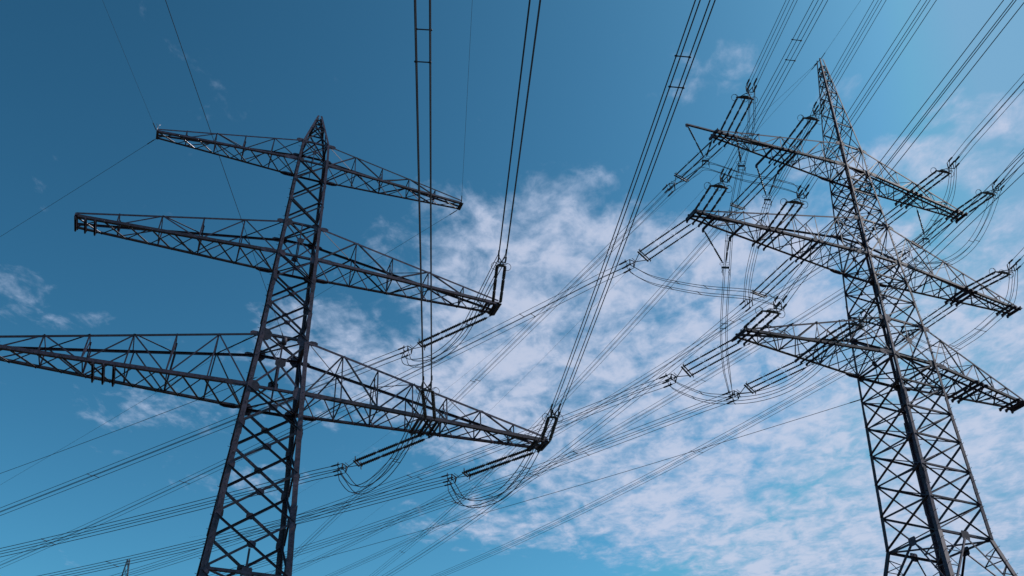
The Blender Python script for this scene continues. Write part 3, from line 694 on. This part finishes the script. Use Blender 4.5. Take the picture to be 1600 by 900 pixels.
# ------------------------------------------------------------------ jumper loops
def jumper(a, b, mids, label, spacers=(0.3, 0.55, 0.8), r=0.016, group='jumper loops under the crossarms', gap=0.2):
    """loop between two sets of clamps; mids = world points it is led through"""
    ea, eb = CLAMPS[a], CLAMPS[b]
    pa, pb = ea['centre'], eb['centre']
    ctr = [pa] + [Vector(m) for m in mids] + [pb]
    def cr(t):                      # Catmull-Rom through ctr
        n = len(ctr) - 1; f = min(t * n, n - 1e-6); i = int(f); f -= i
        p1, p2 = ctr[i], ctr[i + 1]
        p0 = ctr[i - 1] if i else p1 * 2 - p2 + Vector((0, 0, 0.0))
        p3 = ctr[i + 2] if i + 2 <= n else p2 * 2 - p1
        return 0.5 * ((2 * p1) + (p2 - p0) * f + (2 * p0 - 5 * p1 + 4 * p2 - p3) * f * f + (3 * p1 - p0 - 3 * p2 + p3) * f ** 3)
    root = empty('jumper_loop', Matrix.Translation(pa)); inv = Matrix.Translation(-pa)
    thing(root, label, 'jumper cable', group)
    K = 28
    hz = (pb - pa); hz.z = 0
    sd = Vector((-hz.y, hz.x, 0)).normalized() if hz.length > .1 else Vector((1, 0, 0))
    offs = []
    for sx, sy, pe, pm in ea['ends']:
        offs.append((sx, sy, pe, pm))
    for j, (sx, sy, pe, pm) in enumerate(offs):
        ox = gap * (1 if (ea['u'] * sx).dot(sd) > 0 else -1); on = gap * (1 if (ea['v'] * sy).z > 0 else -1)
        best = min(eb['ends'], key=lambda e: ((e[3] - pb) - (sd * ox + Vector((0, 0, on)))).length)
        pts = [pm]
        for i in range(2, K - 1):
            t = i / K; p = cr(t); tg = (cr(min(t + .02, 1)) - cr(max(t - .02, 0))).normalized()
            nn = tg.cross(sd).normalized()
            if nn.z < 0 and abs(tg.z) < .9: nn = -nn
            pts.append(p + sd * ox + nn * on)
        pts.append(best[3])
        add('wire', wire_mesh([inv @ p for p in pts], r if a[0] == 'R' else 0.023), MAT_WIRE, root)
    for t in spacers:
        p = cr(t) - pa; tg = (cr(t + .02) - cr(t - .02)).normalized(); nn = tg.cross(sd).normalized()
        for k in (-1, 1):
            q0, q1 = p + sd * gap + nn * gap * k + tg * .15 * k, p - sd * gap + nn * gap * k + tg * .15 * k
            e_ = (q1 - q0).normalized() * 0.04
            add('spacer', tube_mesh('spacer', [([q0 - e_, q0 - e_ * .2, q0 + e_, q1 - e_, q1 + e_ * .2, q1 + e_], [.016, .03, .018, .018, .03, .016])], 5), MAT_FIT, root)
    return root
jumper('L1t', 'L1a', [[-1.59, 46.58, 33.59], [-2.95, 49.59, 32.53], [-4.74, 51.85, 32.15], [-6.35, 53.05, 32.52]], "jumper loop behind the tip of the left tower's middle crossarm", (0.35, 0.62), gap=0.2)
jumper('L2t', 'L2a', [[-4.81, 44.81, 24.43], [-5.78, 47.23, 23.66], [-7.08, 49.46, 23.18], [-8.6, 51.27, 23.3]], "jumper loop under the inner part of the left tower's lowest right crossarm", (0.45, 0.8), gap=0.2)
jumper('L3t', 'L3a', [[1.56, 48.33, 24.95], [0.55, 50.55, 23.98], [-0.77, 52.46, 23.44], [-2.64, 53.84, 23.67]], "jumper loop under the right tip of the left tower's lowest crossarm", (0.35, 0.62, 0.85), gap=0.2)
jumper('R1a', 'R4t', [[11.52, 46.9, 43.23], [11.98, 45.38, 42.36], [13.66, 44.13, 40.41], [15.24, 42.87, 38.81]], 'jumper sagging right from the highest left V string of the right tower', (0.55, 0.8), gap=0.2)
jumper('R3a', 'R5t', [[8.07, 46.28, 34.33], [9.53, 45.11, 33.05], [10.81, 43.85, 31.9], [12.49, 42.55, 30.82]], 'nearly level jumper from the middle to the lowest left insulators of the right tower', (0.35, 0.55), gap=0.2)
jumper('R5a', 'R6t', [[9.59, 47.49, 27.74], [11.05, 47.16, 27.07], [13.46, 46.37, 26.87], [15.62, 45.05, 27.45]], "low jumper loop under the left half of the right tower's lowest crossarm", (0.3, 0.5), gap=0.2)
jumper('R1t', 'R6a', [[13.97, 42.01, 42.35], [13.4, 43.25, 40.33], [12.8, 45.0, 37.5], [12.57, 46.47, 35.08], [12.4, 48.6, 31.77]], 'upright jumper dropping past the left crossarm tips of the right tower', (0.2, 0.35, 0.55, 0.8), gap=0.16)
jumper('R2t', 'R4a', [[17.46, 43.97, 42.96], [16.3, 45.91, 41.28], [15.77, 47.01, 40.54], [14.98, 49.87, 37.79]], 'jumper dropping through the inner left V string of the right tower', (0.25, 0.6), gap=0.16)
jumper('R7t', 'R7a', [[28.6, 49.06, 43.34], [28.26, 51.03, 42.77], [27.7, 52.84, 42.43], [26.21, 54.34, 42.54]], "jumper loop under the inner right half of the right tower's top crossarm", (0.4,), gap=0.2)
jumper('R8t', 'R8a', [[31.63, 51.06, 42.85], [31.06, 52.86, 42.05], [30.01, 54.32, 41.76], [28.68, 55.29, 42.17]], "jumper loop under the right tip of the right tower's top crossarm", (0.35, 0.6), gap=0.2)
jumper('R9t', 'R9a', [[30.69, 49.82, 35.56], [30.21, 51.55, 35.25], [29.28, 53.3, 34.9], [28.11, 54.8, 34.93]], "jumper loop under the right half of the right tower's middle crossarm", (0.5, 0.7), gap=0.2)

# ------------------------------------------------------------------ single wires
def single(name, label, length, r=0.010, group='thin single wires', cat='overhead wire'):
    B, head, sl, b = D['singles'][name]
    B = Vector(B); d = yawdir(head)
    n = max(10, int(length / 3))
    pts = [d * s + Vector((0, 0, sl * s + b * s * s)) for s in [length * (i / n) ** 1.2 for i in range(n + 1)]]
    rr = [0.026 if 0.2 < p.length < 0.75 else r for p in pts]
    o = empty(name='earth_wire', mtx=Matrix.Translation(B)); thing(o, label, cat, group)
    add('wire', wire_mesh(pts, r), MAT_WIRE, o)
    t = (pts[1] - pts[0]).normalized()
    add('dead_end_clamp', tube_mesh('dead_end_clamp', [([t * 0.12, t * 0.16, t * 0.75, t * 0.8], [0.012, 0.03, 0.03, 0.012])], 6), MAT_FIT, o)
    return o
single('E1', "single thin wire rising from the left tip of the left tower's top crossarm", 90, 0.007)
single('E2', "thin wire falling left out of frame from the left tower's top left crossarm tip", 160, 0.012)
single('E3', "single thin wire rising from the right tip of the left tower's top crossarm", 90, 0.008)
single('E4', 'thin wire running down left behind the left tower from its top right crossarm tip', 160, 0.01)
single('O1', "slack single cable coming down from above to the left tower's body", 90, 0.012)
single('O2', "dark single cable running down left from the left tower's body", 160, 0.014)
single('R_O', "dark single cable running down left from the right tower's body to the left tower", 200, 0.015)
single('P1', "thin wire running down left from the right tower's peak, upper of two", 200, 0.009)
single('P2', "thin wire running down left from the right tower's peak, lower of two", 200, 0.009)
single('P3', "single thin wire rising from the right tower's peak", 80, 0.009)
# ------------------------------------------------------------------ V strings that carry the jumpers
arms_r = [o for o in tower_right.children if o.name.startswith('crossarm')]
def arm_of(l, side):
    return arms_r[l * 2 + (0 if side < 0 else 1)]
for l, p0, p1 in D['outriggers']:
    arm = arm_of(l, -1); zb = D['towers'][1]['z'][2 * l + 1]
    a, b = Vector(p0) - Vector((0, 0, zb)), Vector(p1) - Vector((0, 0, zb))
    dd = (b - a).normalized(); sd = Vector((-dd.y, dd.x, 0))
    for k in (-1, 1):
        bar('outrigger_beam', a + sd * 0.06 * k, b + sd * 0.06 * k, 0.10, MAT_LEG, arm, Vector((0, 0, -1)), k > 0)
    plate('hanger_plate', b + Vector((0, 0, -0.12)), sd, Vector((0, 0, 1)), 0.2, 0.28, MAT_LEG, arm, 0.05, 0.2)
for P1, P2, Vx, lab in D['vstrings']:
    vx = Vector(Vx)
    root = empty('jumper_support_string', Matrix.Translation(vx))
    thing(root, lab, 'insulator string', 'strings holding the jumper loops of the right tower')
    for Pp in (P1, P2):
        if Pp is None: continue
        p = Vector(Pp) - vx; d = -p.normalized(); L = p.length
        x, y, d, L = basis(p, Vector((0, 0, 0)), Vector((0.3, 1, 0)))
        Lr = L - 0.45
        add('shackle', tube_mesh('shackle', [([p, p + d * 0.22], 0.018)], 5), MAT_FIT, root)
        add('insulator_rod', rod_mesh(Lr, 0.062, 2, ('v', round(Lr, 2))), None, root, frame(p + d * 0.2, x, y, d))
    z = Vector((0, 0, 1)); X = Vector((1, 0, 0)); Y = Vector((0, 1, 0)); O = Vector((0, 0, 0))
    for k in (-1, 1): add('guard_ring', tube_mesh('guard_ring', [(ring_pts(O + X * .16 * k + z * .22, X, Y, .13, 14), .013)], 5), MAT_FIT, root)
    add('yoke_plate', boxes_mesh('yoke_plate', [(O - z * .05, X * .22, Y * .02, z * .07)], MAT_FIT), None, root)
    for k in (-1, 1):
        h = O + X * .2 * k
        add('suspension_clamp', tube_mesh('suspension_clamp', [([h - z * .02, h - z * .62], .014), ([h - z * .3 - Y * .14, h - z * .3 + Y * .14], .026)], 5), MAT_FIT, root)

# splice box of the cable on the left tower, with its slack loop (hangs on the body's centre plate)
Lt = D['towers'][0]
bx = empty('splice_box', tower_left.matrix_basis @ Matrix.Translation((0.0, -1.42, 28.95)))
thing(bx, 'small round cable splice box on the centre plate of the left tower\'s lowest storey', 'splice box')
add('housing', tube_mesh('housing', [([Vector((0, 0, -.22)), Vector((0, 0, -.2)), Vector((0, 0, .16)), Vector((0, 0, .22))], [.05, .14, .14, .06])], 12), MAT_LEG, bx)
lp = []
for i in range(25):
    t = i / 24; lp.append(Vector((-0.05 - 0.32 * math.sin(math.pi * t) * (1 if t < .5 else .6), -0.02, -0.2 - 0.75 * math.sin(math.pi * t))))
add('cable_loop', tube_mesh('cable_loop', [(lp, 0.014)], 5), MAT_WIRE, bx)

# ------------------------------------------------------------------ far tower whose tip just shows above the lower edge
fx, fy_, fz = D['far']
far = empty('distant_tower', Matrix.Translation((fx, fy_, 0)) @ Matrix.Rotation(0.5, 4, 'Z'))
thing(far, 'tiny far lattice tower peak at the bottom left edge, beside the left tower', 'transmission tower')
H = fz
def FW(z): return 0.12 + (H - z) * 0.085 if z > H - 14 else 1.31 + (H - 14 - z) * 0.06
lv = [H - 1.4 * i - 0.06 * i * i for i in range(26) if H - 1.4 * i - 0.06 * i * i > 0.5] + [0.0]
for sx in (-1, 1):
    for sy in (-1, 1):
        bar('leg', Vector((sx * FW(H - 14), sy * FW(H - 14), H - 14)), Vector((sx * 0.12, sy * 0.12, H)), 0.13, MAT_FAR, far, Vector((sx, 0, 0)))
        bar('leg', Vector((sx * FW(0), sy * FW(0), 0)), Vector((sx * FW(H - 14), sy * FW(H - 14), H - 14)), 0.18, MAT_FAR, far, Vector((sx, 0, 0)))
for zt, zb in zip(lv, lv[1:]):
    wt, wb = FW(zt), FW(zb)
    for (ax, ay, bx_, by) in ((-1, -1, 1, -1), (-1, 1, 1, 1), (-1, -1, -1, 1), (1, -1, 1, 1)):
        bar('brace', Vector((ax * wb, ay * wb, zb)), Vector((bx_ * wt, by * wt, zt)), 0.06, MAT_FAR, far, Vector((0.3, 0.9, 0)))
        bar('brace', Vector((bx_ * wb, by * wb, zb)), Vector((ax * wt, ay * wt, zt)), 0.06, MAT_FAR, far, Vector((0.3, 0.9, 0)))
for zz, aw in ((H - 5, 7.5), (H - 12, 10), (H - 19, 12)):
    w = FW(zz); arm = empty('crossarm', Matrix.Translation((0, 0, zz)), far)
    for sd_ in (-1, 1):
        for sy in (-1, 1):
            bar('chord', Vector((sd_ * w, sy * w, 0)), Vector((sd_ * aw, sy * .15, 0)), 0.11, MAT_FAR, arm)
            bar('chord', Vector((sd_ * w, sy * w, 1.7)), Vector((sd_ * aw, sy * .15, 0.2)), 0.09, MAT_FAR, arm)
            for i in range(1, 6):
                u = i / 6
                bar('post', Vector((sd_ * lerp(w, aw, u), sy * lerp(w, .15, u), 0)), Vector((sd_ * lerp(w, aw, u), sy * lerp(w, .15, u), lerp(1.7, .2, u))), 0.05, MAT_FAR, arm, Vector((0, 1, 0)))
                bar('diagonal_brace', Vector((sd_ * lerp(w, aw, u - 1 / 6), sy * lerp(w, .15, u - 1 / 6), 0)), Vector((sd_ * lerp(w, aw, u), sy * lerp(w, .15, u), lerp(1.7, .2, u))), 0.05, MAT_FAR, arm, Vector((0, 1, 0)))

# forked clamp that holds the thin wire on the top left tip of the left tower
arms_l = [o for o in tower_left.children if o.name.startswith('crossarm')]
a0 = Vector((-Lt['aL'][0], -Lt['sep'][0], Lt['dz'][0] + 0.3)); z = Vector((0, 0, 1)); X = Vector((1, 0, 0))
add('wire_clamp', tube_mesh('wire_clamp', [([a0 - z * .35, a0 + z * .12], .022), ([a0 - X * .11 + z * .28, a0 + z * .08, a0 + X * .11 + z * .28], .02)], 6), MAT_LACE, arms_l[0])
